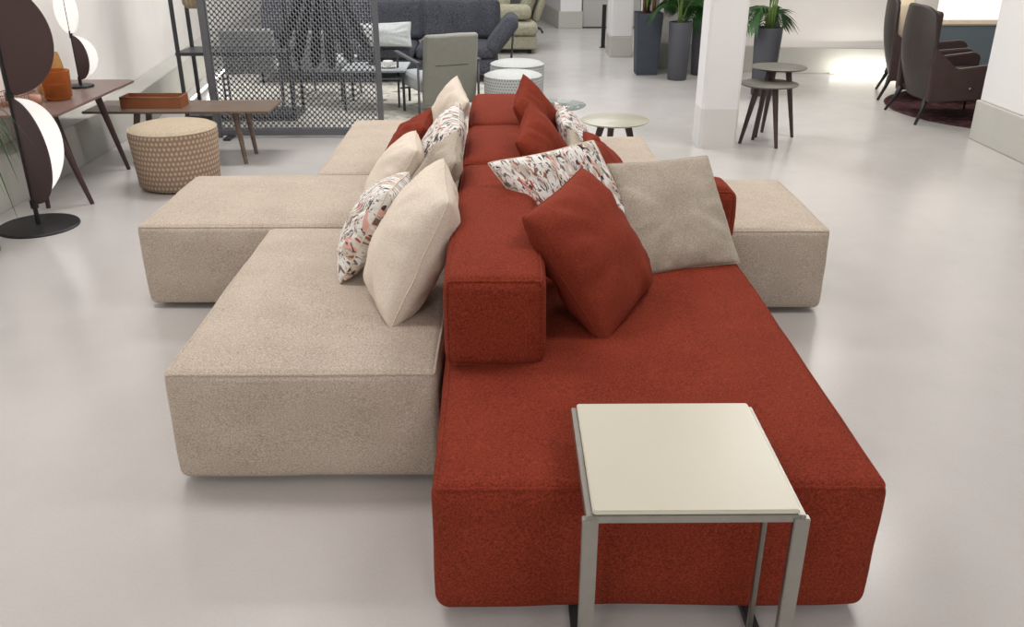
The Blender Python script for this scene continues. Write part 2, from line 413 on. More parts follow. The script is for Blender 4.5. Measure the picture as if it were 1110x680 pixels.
# low led strips in the plinths
def led(name, pts, label, power, rz=0):
    a, b2 = pts
    e = empty(name, label, 'light', a)
    bm = bmesh.new(); bar(bm, (0, 0, 0), Vector(b2)-Vector(a), .03, .02)
    link('housing', bm, 'white', e, False)
    bm = bmesh.new(); bar(bm, Vector((0, -.012, .014)), Vector(b2)-Vector(a)+Vector((0, -.012, .014)), .02, .01)
    link('diffuser', bm, 'strip', e, False)
    mid = (Vector(a)+Vector(b2))/2
    l = D.lights.new('strip_light', 'AREA'); l.shape = 'RECTANGLE'; l.size = (Vector(a)-Vector(b2)).length; l.size_y = .03; l.energy = power; l.color = (1, .96, .9)
    o = D.objects.new('strip_light', l); C.objects.link(o); o.location = mid+Vector((0, -.06, .05)); o.rotation_euler = (math.radians(80), 0, rz)
    return e
led('led_strip', ((3.95, 10.9, .03), (4.9, 10.8, .03)), 'low light strip glowing at foot of wall beside the high-back armchairs', 5)
led('led_strip', ((-3.2, 9.2, .03), (-3.42, 11.2, .03)), 'low light strip glowing on floor behind the black shelf frame', 8, math.radians(-75))

# ceiling lamps (above the picture)
for i, (x, y) in enumerate([(-1.6, 3.4), (1.9, 3.2)]):
    e = empty('ceiling_light', 'flush rectangular ceiling lamp above the %s side of the sofa' % ('left', 'right')[i], 'ceiling lamp', (x, y, 3.35))
    link('frame', B(-.8, .8, -.35, .35, -.05, -.001, bev=.004), 'white', e, False)
    link('diffuser', B(-.75, .75, -.3, .3, -.056, -.0505), 'panel', e, False)

# ------------------------------------------------------------------ island sofa
seat_module((-.19, .985, 1.86, 3.84, .022, .428), 'red', 'long rust-red seat module at the front of the island sofa', 1, r=.04)
seat_module((-1.095, -.215, 2.49, 3.945, .022, .424), 'beige', 'beige tweed seat module nearest the camera, left of the rust-red one', 2)
seat_module((-1.73, -.215, 3.965, 4.87, .022, .424), 'beige', 'widest beige tweed module jutting furthest left, beside the woven brown pouf', 3)
seat_module((-1.06, -.215, 4.89, 6.35, .022, .424), 'beige', 'beige tweed seat module at the far left, in front of the metal mesh screen', 4)
seat_module((-.185, 1.525, 3.88, 4.76, .022, .424), 'beige', 'beige tweed module jutting out on the right behind the rust-red seat', 5)
seat_module((-.185, .925, 4.78, 5.82, .022, .424), 'beige', 'beige tweed seat module at far right, just before the small round sage table', 6)
def back(dims, label, seed, cat='sofa backrest', r=.042, faces=('top',), nm='sofa_back_cushion', top=.02):
    x0, x1, y0, y1, z0, z1 = dims
    e = empty(nm, label, cat, ((x0+x1)/2, (y0+y1)/2, z0)); c = e.location
    o, f, g = upholstered('cushion_body', (x0-c.x, x1-c.x, y0-c.y, y1-c.y, 0, z1-z0), r, 'red', e, top=top, side=.012, seed=seed)
    for fc in faces: piping(f, g, fc, 'red', o, .005)
    link('base_panel', B(x0-c.x+.04, x1-c.x-.04, y0-c.y+.04, y1-c.y-.04, -.004, .02), 'plinth', e, False)
    return e
back((-.19, .13, 2.5, 3.9, .432, .74), 'nearest rust-red back cushion along the middle of the sofa', 11, faces=('top', 'front'))
back((-.19, .13, 3.915, 4.70, .432, .74), 'middle rust-red back cushion of the three in the sofa spine', 12)
back((-.19, .13, 4.715, 5.62, .432, .74), 'farthest rust-red back cushion at the end of the sofa spine', 13)
back((.15, 1.0, 3.63, 3.87, .432, .69), 'rust-red back cushion set crosswise behind the large taupe pillow', 14, r=.05, faces=('front',))

# ------------------------------------------------------------------ pillows
def pillow(corners, thick, mat, label, seed, group=None, nm='throw_pillow', pinch=.05, wr=.013, n=40, dents=(), p=.44):
    P4 = [Vector(c) for c in corners]; ctr = sum(P4, Vector())/4; base = Vector((ctr.x, ctr.y, min(q.z for q in P4)))
    P4 = [q-base for q in P4]
    nrm = (P4[2]-P4[0]).cross(P4[3]-P4[1]).normalized()
    bm = bmesh.new(); uv = bm.loops.layers.uv.new('UVMap'); rnd = random.Random(seed)
    so = rnd.uniform(0, 50)
    def mid(s, t):
        k = 1-.022*(s*s*t*t)**3
        s2 = k*s*(1-pinch*(1-t*t)**1.2); t2 = k*t*(1-pinch*(1-s*s)**1.2)
        u, v = (s2+1)/2, (t2+1)/2
        return P4[0]*(1-u)*(1-v)+P4[1]*u*(1-v)+P4[2]*u*v+P4[3]*(1-u)*v
    L = (P4[1]-P4[0]).length
    def pt(s, t, side):
        q = mid(s, t)
        e = max(0, (1-s*s))*max(0, (1-t*t)); h = thick/2*e**p
        # sag towards the bottom, creases running in from the corners
        rad = math.atan2(t, s)
        cr = noise.noise(Vector((rad*3.2+so, (abs(s)+abs(t))*1.1, side*3)))*min(1, e*5)*(max(abs(s), abs(t)))**2
        big = noise.noise(Vector((s*1.4+so, t*1.4, side*5)))
        h += (cr*wr*2.2+big*wr*1.2)*min(1, e*3)
        for (ds, dt, dd, dr, dsd) in dents:
            if dsd == side: h -= dd*math.exp(-((s-ds)**2+(t-dt)**2)/dr**2)*min(1, e*4)
        # short gathers next to the seams
        h += .004*math.sin(s*38+so+3*noise.noise(Vector((s*3, t*3, so))))*(abs(t)**6)*min(1, e*8)+.004*math.sin(t*36+so+3*noise.noise(Vector((s*3, t*3, so+4))))*(abs(s)**6)*min(1, e*8)
        wob = noise.noise(Vector((s*2.5+so, t*2.5, 9)))*.006
        return q+nrm*(side*h+wob)
    g = [math.sin(-PI/2+PI*i/n) for i in range(n+1)]
    gs = [.55*a+.45*(-1+2*i/n) for i, a in enumerate(g)]
    for side in (1, -1):
        vs = [[bm.verts.new(pt(s, t, side)) for t in gs] for s in gs]
        for i in range(n):
            for j in range(n):
                f = bm.faces.new((vs[i][j], vs[i+1][j], vs[i+1][j+1], vs[i][j+1]))
                for lp, (a, b2) in zip(f.loops, ((i, j), (i+1, j), (i+1, j+1), (i, j+1))):
                    lp[uv].uv = ((gs[a]+1)/2+seed*1.7, (gs[b2]+1)/2+(0 if side > 0 else 1.3))
    bmesh.ops.remove_doubles(bm, verts=bm.verts, dist=.0005)
    o = link(nm, bm, mat); o.location = base; tag(o, label, 'pillow', group)
    ring = [pt(s, -1, 1) for s in gs[:-1]]+[pt(1, t, 1) for t in gs[:-1]]+[pt(s, 1, 1) for s in gs[:0:-1]]+[pt(-1, t, 1) for t in gs[:0:-1]]
    link('seam', T(ring, .0028, n=6, closed=True), 'cream' if mat == 'floral' else mat, o)
    return o
# left of the sofa spine (near-bottom, near-top, far-top, far-bottom)
pillow([(-.395, 2.79, .43), (-.19, 2.95, .85), (-.225, 3.28, .925), (-.52, 3.17, .45)], .27, 'cream', 'largest cream pillow, nearest the camera on the beige seat', 21)
pillow([(-.635, 3.17, .45), (-.42, 3.12, .84), (-.39, 3.58, .79), (-.66, 3.62, .46)], .19, 'floral', 'white floral-print pillow peeking out left of the largest cream one', 22)
pillow([(-.60, 3.78, .46), (-.37, 3.78, .83), (-.41, 4.13, .84), (-.66, 4.25, .46)], .21, 'cream', 'cream pillow behind the left floral pillow, in front of the red one', 23)
pillow([(-.42, 3.50, .47), (-.19, 3.46, .86), (-.20, 3.86, .90), (-.45, 3.92, .47)], .19, 'taupe', 'taupe pillow wedged between cream and floral pillows against the red spine', 24, dents=((.3, -.3, .08, .35, 1), (.3, -.3, .08, .35, -1)))
pillow([(-.45, 4.0, .46), (-.20, 4.0, .88), (-.215, 4.42, .92), (-.48, 4.48, .46)], .20, 'floral', 'floral-print pillow leaning on the spine behind the taupe one, left side', 25)
pillow([(-.44, 4.65, .46), (-.18, 4.62, .88), (-.265, 5.15, .93), (-.50, 5.15, .46)], .18, 'cream', 'farthest cream pillow, topmost of the left row', 26, dents=((.2, -.3, .08, .35, 1), (.2, -.3, .08, .35, -1)))
pillow([(-.62, 4.72, .45), (-.42, 4.65, .74), (-.40, 4.95, .78), (-.70, 5.2, .45)], .16, 'red_pillow', 'rust-red pillow lying left of the farthest cream pillow', 27)
# right of the spine
pillow([(.334, 2.664, .43), (.054, 2.763, .854), (.294, 3.224, .904), (.573, 3.125, .474)], .25, 'red_pillow', 'big rust-red pillow tilted at the front of the right pile', 31, pinch=.05)
pillow([(.24, 3.30, .46), (-.07, 3.45, .86), (.36, 3.50, .94), (.63, 3.40, .46)], .14, 'floral', 'floral-print pillow right behind the big rust-red front pillow', 32)
pillow([(.524, 3.238, .444), (.414, 3.523, .834), (.864, 3.68, .83), (.985, 3.427, .435)], .13, 'taupe', 'large taupe tweed pillow leaning against the crosswise red back cushion', 33, pinch=.045)
pillow([(.37, 3.93, .46), (.05, 3.92, .83), (.12, 4.25, .95), (.40, 4.32, .5)], .18, 'red_pillow', 'rust-red pillow on the spine directly behind the right floral pillow', 34, dents=((-.1, -.3, .09, .35, 1), (-.1, -.3, .09, .35, -1)))
pillow([(.36, 4.52, .46), (.05, 4.60, .86), (.105, 4.86, .985), (.40, 4.92, .5)], .18, 'red_pillow', 'farthest rust-red pillow leaning on the spine beside the grey poufs', 35, dents=((-.1, -.1, .09, .35, 1), (-.1, -.1, .09, .35, -1)))
pillow([(.53, 4.45, .46), (.30, 4.42, .80), (.28, 4.94, .82), (.54, 5.0, .46)], .14, 'floral', 'farthest floral-print pillow, before the small round sage table', 36)
pillow([(.50, 4.10, .46), (.31, 4.05, .76), (.32, 4.35, .80), (.52, 4.40, .46)], .12, 'taupe', 'small taupe pillow between the far floral and the right red pillows', 37)
pillow([(.62, 4.05, .46), (.40, 4.02, .76), (.39, 4.34, .79), (.65, 4.50, .46)], .14, 'red_pillow', 'small rust-red pillow at the right of the pile, behind the crosswise back', 38)

# ------------------------------------------------------------------ nickel side table
e = empty('side_table', 'ivory-topped C-shaped nickel side table in front of the rust-red seat', 'side table', (.425, 1.85, 0))
X0, X1, Yn, Yf, H = -.235, .235, -.235, .225, .55
pts = []
bm = bmesh.new()
prism(bm, rrect(X0+.004, X1-.004, Yn-.014, Yf, .008), H-.012, H, .0025)
link('tabletop', bm, 'ivory', e, True, 40)
fr = bmesh.new()
for x in (X0-.003, X1+.003): bar(fr, (x, Yn-.018, H-.026), (x, Yf, H-.026), .014, .028)
bar(fr, (X0, Yn-.006, H-.023), (X1, Yn-.006, H-.023), .02, .02)
bar(fr, (X0, Yf-.01, H-.024), (X1, Yf-.01, H-.024), .02, .02)
link('top_frame', fr, 'metal', e, False)
for sx in (-1, 1):
    x = sx*.236
    bm = bmesh.new(); bar(bm, (x, Yn-.012, 0.012), (x, Yn-.012, H-.02), .036, .02, up=(0, 1, 0)); link('leg', bm, 'metal', e, False)
    bm = bmesh.new(); bar(bm, (x-.0*sx, Yn, .014), (x, .26, .014), .03, .022); link('floor_runner', bm, 'darkmetal', e, False)
    bm = bmesh.new(); bar(bm, (sx*.205, Yn+.13, .02), (sx*.205, Yn+.13, H-.03), .012, .018, up=(0, 1, 0)); link('inner_upright', bm, 'metal', e, False)
bm = bmesh.new(); bar(bm, (X0, Yn-.005, .014), (X1, Yn-.005, .014), .02, .02); link('floor_crossbar', bm, 'metal', e, False)

# ------------------------------------------------------------------ round tables
def round_table(name, label, loc, r, h, mat, feet, legmat='wengue', group=None, th=.014, lr=(.027, .014)):
    e = empty(name, label, 'side table', loc, group=group)
    top = lathe([(0, h-th), (r*.94, h-th), (r*.985, h-th*.55), (r, h-.002), (r-.003, h), (0, h)], 56); link('tabletop', top, mat, e, True, 35)
    link('bracket', lathe([(0, h-th-.02), (r*.38, h-th-.02), (r*.4, h-th), (0, h-th)], 24), legmat, e, False)
    for (fx, fy) in feet:
        link('leg', T([(fx*.45, fy*.45, h-th), (fx, fy, 0)], [lr[0], lr[1]], n=12), legmat, e, True, 60)
    return e
round_table('round_table', 'small round sage table behind the far right beige seat', (.80, 6.36, 0), .245, .42, 'sagestone', [(-.21, -.10), (.19, -.10), (-.02, .2)])
round_table('glass_table', 'small round glass table behind the farthest floral pillow', (.42, 7.35, 0), .26, .34, 'clear', [(-.12, -.12), (.14, -.10), (0, .15)], 'darkmetal')
round_table('nesting_table', 'lower of the two dark round nesting tables beside white column', (2.19, 7.40, 0), .24, .50, 'stone', [(-.19, 0.0), (.065, -.19), (.0, .22)])
round_table('nesting_table', 'taller of the two dark round nesting tables beside white column', (2.32, 7.62, 0), .235, .60, 'stone', [(-.18, -.10), (.19, -.0), (-.02, .2)])

# ------------------------------------------------------------------ left: tables, bench, pouf
def splay_table(name, label, cat, x0, x1, y0, y1, h, th, topmat, legmat, legs, r=.05, lr=(.026, .014)):
    c = ((x0+x1)/2, (y0+y1)/2, 0); e = empty(name, label, cat, c)
    bm = bmesh.new(); prism(bm, rrect(x0-c[0], x1-c[0], y0-c[1], y1-c[1], r), h-th, h, .003); link('tabletop', bm, topmat, e, True, 35)
    for (a, b2) in legs:
        link('leg', T([(a[0]-c[0], a[1]-c[1], h-th), (b2[0]-c[0], b2[1]-c[1], 0)], [lr[0], lr[1]], n=12), legmat, e, True, 60)
    bm = bmesh.new()
    box(bm, x0-c[0]+.1, x1-c[0]-.1, y0-c[1]+.1, y1-c[1]-.1, h-th-.02, h-th-.001); link('under_frame', bm, legmat, e, False)
    return e
splay_table('low_table', 'plum-brown table with slanted legs carrying amber glass by the left wall', 'table', -3.43, -2.80, 5.56, 6.90, .62, .016, 'tablewood', 'wengue',
            [((-2.90, 5.68), (-2.75, 5.71)), ((-2.93, 6.46), (-2.85, 6.60)), ((-3.18, 6.25), (-3.15, 6.42)), ((-3.02, 5.68), (-3.00, 5.62))], .06)
splay_table('bench', 'long walnut bench with angled legs holding the tan leather tray', 'bench', -3.16, -1.76, 6.67, 7.13, .42, .016, 'walnut', 'walnut',
            [((-2.06, 6.82), (-2.00, 6.76)), ((-2.02, 7.0), (-2.00, 7.07)), ((-2.80, 6.82), (-2.86, 6.76)), ((-2.78, 7.0), (-2.86, 7.07))], .01, (.026, .015))
e = empty('tray', 'rectangular tan leather box tray on the walnut bench', 'tray', (-2.68, 6.88, .421))
bm = bmesh.new()
box(bm, -.23, .23, -.09, .09, 0, .012); box(bm, -.23, .23, -.09, -.08, .0121, .085); box(bm, -.23, .23, .08, .09, .0121, .085); box(bm, -.23, -.22, -.0799, .0799, .0121, .085); box(bm, .22, .23, -.0799, .0799, .0121, .085)
link('tray_body', bm, 'tan', e, False)
link('stitching', T([(-.225, -.091, .078), (.225, -.091, .078)], .0016, n=6), 'walnut', e)
def pouf(label, loc, rb, rt, h, side, top, group=None):
    e = empty('pouf', label, 'pouf', loc, group=group)
    b_ = lathe([(0, .012), (rb-.02, .012), (rb, .03), (rb+(rt-rb)*.5, h*.45), (rt+.004, h-.05), (rt-.004, h-.02)], 64); link('pouf_side', b_, side, e)
    t_ = lathe([(rt-.004, h-.021), (rt-.025, h-.004), (rt*.75, h+.008), (rt*.4, h+.014), (0, h+.016)], 64); link('pouf_top', t_, top, e)
    link('piping', T([((rt-.003)*math.cos(a*PI/24), (rt-.003)*math.sin(a*PI/24), h-.02) for a in range(48)], .005, n=8, closed=True), top, e)
    link('base_ring', lathe([(0, 0), (rb-.04, 0), (rb-.04, .014), (0, .014)], 40), 'plinth', e, False)
    return e
pouf('round brown and beige woven pouf before the walnut bench', (-2.31, 6.17, 0), .275, .297, .43, 'pouf_weave', 'pouf_top')
pouf('nearer of two grey dotted poufs behind the far end of sofa', (.09, 8.45, 0), .265, .27, .42, 'grey_dots', 'grey_top', None)
pouf('farther of two grey dotted poufs, half hidden by the nearer', (.14, 9.15, 0), .265, .27, .42, 'grey_dots', 'grey_top', None)

# ------------------------------------------------------------------ leaf lamps
def half_disc(r, ang, mat, parent, name, cz, th=.008, n=40, sq=1.0):
    bm = bmesh.new(); pts = [(r*sq*math.cos(-PI/2+PI*i/n), r*math.sin(-PI/2+PI*i/n)) for i in range(n+1)]
    vs = [bm.verts.new((x, -th/2, z)) for x, z in pts]; f = bm.faces.new(vs)
    ex = bmesh.ops.extrude_face_region(bm, geom=[f])
    for q in ex['geom']:
        if isinstance(q, bmesh.types.BMVert): q.co.y = th/2
    xf(bm, (0, 0, cz), (0, 0, ang)); return link(name, bm, mat, parent, True, 40)
def leaf_lamp(name, label, loc, base_r, r, z0, angs, stemr=.014, rz=0, lit_top=False):
    e = empty(name, label, 'lamp', loc, rz)
    link('base', lathe([(0, 0), (base_r, 0), (base_r, .008), (base_r-.006, .014), (.02, .017), (0, .017)], 56), 'black', e, True, 35)
    link('pole', T([(0, 0, .015), (0, 0, z0+4*r+.03)], stemr), 'black', e, True, 50)
    for k, (a_dark, a_white) in enumerate(angs):
        cz = z0+r+k*(2*r+.01)
        lit = lit_top and k == 1
        half_disc(r, a_dark, 'led' if lit else 'lampdark', e, 'light_panel' if lit else 'shade_panel', cz, .007)
        w_ = half_disc(r*.97, a_white, 'led', e, 'light_panel', cz, .01)
        w_['label'] = 'glowing white half disc'
        link('joint', T([(0, 0, cz-r-.03), (0, 0, cz-r+.02)], stemr*1.7), 'black', e, True, 50)
    return e
leaf_lamp('floor_lamp', 'tall floor lamp with dark and glowing half-disc leaves at left edge', (-2.88, 5.24, 0), .235, .32, .15,
          [(math.radians(-37), math.radians(70)), (math.radians(0), math.radians(64))])
leaf_lamp('table_lamp', 'small lamp with glowing half-disc leaves on the plum-brown table', (-3.08, 6.58, .621), .09, .155, .05,
          [(math.radians(-33), math.radians(36)), (math.radians(144), math.radians(-38))], .007, lit_top=True)

# things on the plum table
e = empty('candle_holder', 'square amber glass candle holder on the plum-brown table', 'candle holder', (-3.02, 6.10, .621))
o_ = lathe([(0, 0), (.075, 0), (.088, .02), (.098, .19), (.090, .19), (.080, .03), (0, .018)], 40); link('glass_cup', o_, 'amber', e, True, 40)
link('candle', lathe([(0, .019), (.055, .019), (.055, .10), (0, .10)], 28), 'tan', e, True, 40)
e = empty('glass_bottle', 'tall honey-coloured glass bottle behind the amber candle holder', 'bottle', (-3.17, 6.36, .621))
link('bottle_body', lathe([(0, 0), (.10, 0), (.108, .02), (.085, .20), (.07, .27), (.064, .27), (.078, .19), (.09, .02), (0, .012)], 40), 'honey', e, True, 40)
e = empty('wire_basket', 'small copper wire basket beside the amber candle holder', 'basket', (-3.23, 5.92, .621))
bm = bmesh.new()
for i in range(9):
    t = -.10+.2*i/8
    tube(bm, [(t, -.1, .07), (t, -.095, .005), (t, .095, .005), (t, .1, .07)], .0018, 5)
    tube(bm, [(-.1, t, .07), (-.095, t, .005), (.095, t, .005), (.1, t, .07)], .0018, 5)
link('wire_grid', bm, 'copperwire', e)
link('rim', T([(x, y, .072) for x, y in rrect(-.104, .104, -.104, .104, .015)], .003, n=6, closed=True), 'copperwire', e)
e = lathe([(0, 0), (.03, 0), (.036, .03), (.033, .06), (.028, .06), (.03, .03), (0, .008)], 24)
tag(link('tealight_cup', e, 'pink'), 'small dusty pink cup between wire basket and amber candle holder', 'cup').location = (-3.09, 5.93, .621)

# leafy plant at left edge
e = empty('potted_plant', 'long green grassy leaves hanging in at left edge beside floor lamp', 'plant', (-2.97, 4.78, 0))
link('pot', lathe([(0, 0), (.08, 0), (.10, .4), (.09, .4), (.07, .06), (0, .06)], 36), 'pot', e, True, 40)
link('soil', lathe([(0, .36), (.088, .365)], 30), 'soil', e)
bm = bmesh.new(); rnd = random.Random(4)
def blade(bm, p0, az, L, up, droop, w_, n=9):
    rows = []; a = Vector((math.cos(az), math.sin(az), 0)); s = Vector((-math.sin(az), math.cos(az), 0))
    for i in range(n+1):
        t = i/n; p = Vector(p0)+a*(L*t*(.35+.65*t))+Vector((0, 0, up*t*(2-t)-droop*t**3))
        wd = w_*math.sin(PI*min(1, .12+.88*t))**.7+.0005
        rows.append((bm.verts.new(p-s*wd), bm.verts.new(p+Vector((0, 0, -wd*.5))), bm.verts.new(p+s*wd)))
    for i in range(n):
        for k in range(2): bm.faces.new((rows[i][k], rows[i][k+1], rows[i+1][k+1], rows[i+1][k]))
for i in range(26): blade(bm, (rnd.uniform(-.04, .04), rnd.uniform(-.04, .04), .36), rnd.uniform(-1.4, 1.7), rnd.uniform(.24, .40), rnd.uniform(.62, .85), rnd.uniform(.4, 1.0), .010)
link('leaves', bm, 'grassleaf', e)

# ------------------------------------------------------------------ palms
def frond(bm, bs, p0, az, reach, up, droop, rnd, nl=18, ll=.26):
    a = Vector((math.cos(az), math.sin(az), 0)); pts = []
    for i in range(13):
        t = i/12; pts.append(Vector(p0)+a*(reach*(.25*t+.75*t*t))+Vector((0, 0, up*(1.6*t-.6*t*t)-droop*t**3)))
    tube(bs, pts, [.009*(1-.7*i/12) for i in range(13)], 6)
    for i in range(nl):
        t = .32+.68*i/(nl-1); k = t*12; j = min(11, int(k)); p = pts[j].lerp(pts[j+1], k-j); d = (pts[j+1]-pts[j]).normalized()
        for sd in (-1, 1):
            s = d.cross(Vector((0, 0, 1))).normalized()*sd; l = ll*(math.sin(PI*(.2+.75*(i/(nl-1))))**.6)*rnd.uniform(.85, 1.1)
            dr = (s*.8+d*.65+Vector((0, 0, .1))).normalized(); wv = d.cross(dr).cross(dr).normalized(); rows = []
            for q in range(6):
                u = q/5; c = p+dr*l*u+Vector((0, 0, -.55*l*u*u)); wd = .011*math.sin(PI*(.1+.88*u))+.0005
                rows.append((bm.verts.new(c-wv*wd), bm.verts.new(c+wv*wd)))
            for q in range(5): bm.faces.new((rows[q][0], rows[q][1], rows[q+1][1], rows[q+1][0]))
def palm(label, loc, pot, h, seed, mat='pot', cane=False, wide=(.14, .16), az0=0, nf=11):
    e = empty('potted_palm', label, 'plant', loc); rnd = random.Random(seed)
    if pot == 'square':
        bm = bmesh.new(); b0, b1 = wide
        r = bmesh.ops.create_cube(bm, size=1)
        for v in r['verts']:
            q = b1 if v.co.z > 0 else b0; v.co = Vector((v.co.x*2*q, v.co.y*2*q, (v.co.z+.5)*h))
        tf = max(bm.faces, key=lambda f: f.calc_center_median().z)
        rr = bmesh.ops.inset_region(bm, faces=[tf], thickness=.015)
        for v in tf.verts: v.co.z -= .04
        bmesh.ops.bevel(bm, geom=[q for q in bm.edges], offset=.004, segments=2, affect='EDGES')
        link('planter', bm, mat, e, True, 30)
        link('soil', B(-b1+.017, b1-.017, -b1+.017, b1-.017, h-.05, h-.03), 'soil', e, False)
    else:
        b0, b1 = wide
        link('planter', lathe([(0, 0), (b0-.008, 0), (b0, .01), (b1, h-.006), (b1-.004, h), (b1-.014, h), (b1-.018, h-.06), (0, h-.06)], 48), mat, e, True, 40)
        link('soil', lathe([(b1-.02, h-.035), (0, h-.03)], 36), 'soil', e)
    fol, st = bmesh.new(), bmesh.new()
    if cane:
        for (x, y) in ((-.05, .02), (.05, -.03), (.0, .06)):
            link('cane', T([(x, y, h-.04), (x*1.2, y*1.1, h+.3), (x*1.1, y, h+.75)], [.022, .02, .018], 10), 'trunk', e)
    for i in range(nf):
        az = az0+i*2.4+rnd.uniform(-.2, .2); lo = i % 3 == 0
        z = h-.04 if not cane else h+rnd.uniform(0, .45)
        frond(fol, st, (rnd.uniform(-.04, .04), rnd.uniform(-.04, .04), z), az, rnd.uniform(.25, .38) if lo else rnd.uniform(.25, .45),
              rnd.uniform(.35, .5) if lo else rnd.uniform(.7, 1.2), rnd.uniform(.25, .4) if lo else rnd.uniform(.1, .4), rnd)
    link('stems', st, 'stem', e); link('foliage', fol, 'leaf', e)
    return e
palm('palm in slate-blue square tapered planter, leftmost of the potted plants', (1.735, 11.05, 0), 'square', .72, 3, 'potslate', True, (.125, .155))
palm('palm in round anthracite planter, middle one left of white column', (2.045, 10.62, 0), 'round', .65, 5, 'pot', False, (.11, .135), .4)
palm('palm in round anthracite planter half hidden behind the white column', (2.40, 10.98, 0), 'round', .65, 8, 'pot', False, (.12, .145), 1.1)
palm('palm in round anthracite planter behind the dark nesting tables', (2.78, 9.62, 0), 'round', .70, 12, 'pot', False, (.115, .145), .9)

# slim black post by the door
e = empty('post', 'slim black floor post before the grey door', 'post', (1.462, 13.42, 0))
link('post_body', B(-.028, .028, -.02, .02, .008, .60, bev=.003), 'black', e, False)
link('post_base', B(-.05, .05, -.04, .04, 0, .0079, bev=.002), 'black', e, False)

# ------------------------------------------------------------------ mesh screen
e = empty('mesh_screen', 'tall grey expanded-metal screen in a flat frame behind the walnut bench', 'room divider', (-1.77, 7.66, 0))
W2, HT = .735, 2.1
def rail(nm, *a):
    link(nm, B(*a, bev=.003), 'framegrey', e, False)
rail('frame_post', -W2, -W2+.06, -.025, .025, 0, HT); rail('frame_post', W2-.045, W2, -.025, .025, 0, HT)
rail('frame_rail', -W2+.0601, W2-.0451, -.024, .024, .02, .075); rail('frame_rail', -W2+.0601, W2-.0451, -.024, .024, HT-.055, HT)
for s in (-1, 1): link('floor_foot', B(s*.6-.03, s*.6+.03, -.14, .14, 0, .0195, bev=.003), 'darkmetal', e, False)
bm = bmesh.new(); pw, ph = .045, .047; xa, xb, za, zb = -W2+.06, W2-.045, .075, HT-.055
nc = int((xb-xa)/pw); pw = (xb-xa)/nc; nr = int((zb-za)/ph)
for rI in range(nr+1):
    z = za+rI*ph
    for s in (1, -1):
        pv = None; path = []
        for c in range(nc*2+1):
            x = xa+c*pw/2; zz = min(zb, max(za, z+(0 if c % 2 == 0 else s*ph/2)))
            for q in (-1, 1):
                xx = x+q*pw*.12
                if xa <= xx <= xb: path.append((xx, zz))
        for x, zz in path:
            hw = .0068
            cur = [bm.verts.new((x, -.004, zz-hw)), bm.verts.new((x, .004, zz-hw+.004)), bm.verts.new((x, .004, zz+hw+.004)), bm.verts.new((x, -.004, zz+hw))]
            if pv:
                for k in range(4): bm.faces.new((pv[k], pv[(k+1) % 4], cur[(k+1) % 4], cur[k]))
            pv = cur
link('mesh_panel', bm, 'meshmetal', e, False)

# things behind the screen -------------------------------------------------
e = empty('shelf_unit', 'thin black open shelf frame between left wall and mesh screen', 'shelf', (-2.45, 8.5, 0))
for x in (-.5, .5):
    for y in (-.2, .2): link('upright', B(x-.015, x+.015, y-.015, y+.015, 0, 2.0), 'darkmetal', e, False)
for z in (.03, .60, 1.22, 1.9): link('shelf_board', B(-.52, .52, -.22, .22, z, z+.03, bev=.003), 'darkmetal', e, False)
e = empty('hanging_basket', 'ribbed wicker basket hanging from black shelf frame at top left', 'basket', (-2.79, 8.42, 1.0))
link('bowl', lathe([(0, .0), (.06, 0), (.085, .04), (.088, .10), (.080, .10), (.078, .04), (0, .01)], 30), 'wicker', e, True, 50)
for i in range(14):
    a = 2*PI*i/14; link('rib', T([(.064*math.cos(a), .064*math.sin(a), .004), (.09*math.cos(a), .09*math.sin(a), .04), (.093*math.cos(a), .093*math.sin(a), .1)], .004, n=6), 'wicker', e)
link('handle', T([(.085*math.cos(t), 0, .10+.118*math.sin(t)) for t in [PI*i/12 for i in range(13)]], .004), 'black', e)

def sled_chair(name, label, loc, rz, upm, mm='darkmetal', w_=.5, bh=.42, h_back=.78):
    e = empty(name, label, 'chair', loc, rz)
    o, f, g = upholstered('seat', (-w_/2, w_/2, -.24, .26, .34, .42), .03, upm, e, top=.01, side=.004, seed=3)
    o, f, g = upholstered('backrest', (-w_/2, w_/2, -.03, .03, 0, bh), .028, upm, e, top=0, side=.003, seed=4)
    o.location = (0, -.25, h_back-bh); o.rotation_euler = (math.radians(10), 0, 0)
    for s in (-1, 1):
        x = s*(w_/2+.02)
        link('leg', T([(x, .22, .36), (x, .24, .012), (x, -.26, .012), (x, -.22, .36)], .010), mm, e)
    link('crossbar', T([(-w_/2-.02, 0, .335), (w_/2+.02, 0, .335)], .009), mm, e)
    return e
sled_chair('sled_chair', 'light grey upholstered chair behind mesh screen, above the walnut bench', (-2.52, 9.12, 0), math.radians(12), 'ltgrey')
sled_chair('sled_chair', 'grey sled-leg chair behind middle of the mesh screen', (-1.86, 9.55, 0), math.radians(-15), 'seatgrey', h_back=.72)
# flared petal lounge piece
e = empty('petal_pendant', 'dark splayed petal panels hanging down behind the mesh screen', 'pendant', (-1.60, 8.35, 0))
for i in range(6):
    xb = -.42+.80*i/5; bm = bmesh.new(); rows = []; q = xb/.42; zb_ = .50+.16*q*q; yb = -.16*(1-q*q)-.03*(i % 2)
    for k in range(17):
        t = k/16; w_ = (.008+.050*t)*(1 if t < .86 else math.sqrt(max(.02, 1-((t-.86)/.15)**2)))
        p = Vector((xb*(.12+.88*t**1.1), yb*t, 1.42-(1.42-zb_)*t**1.05)); sd = Vector((1, .25*q, 0)).normalized()
        rows.append([bm.verts.new(p-sd*w_), bm.verts.new(p+Vector((0, -.012, 0))), bm.verts.new(p+sd*w_)])
    for k in range(16):
        for m_ in range(2): bm.faces.new((rows[k][m_], rows[k][m_+1], rows[k+1][m_+1], rows[k+1][m_]))
    bmesh.ops.solidify(bm, geom=bm.faces[:], thickness=.012)
    link('petal', bm, 'black', e)
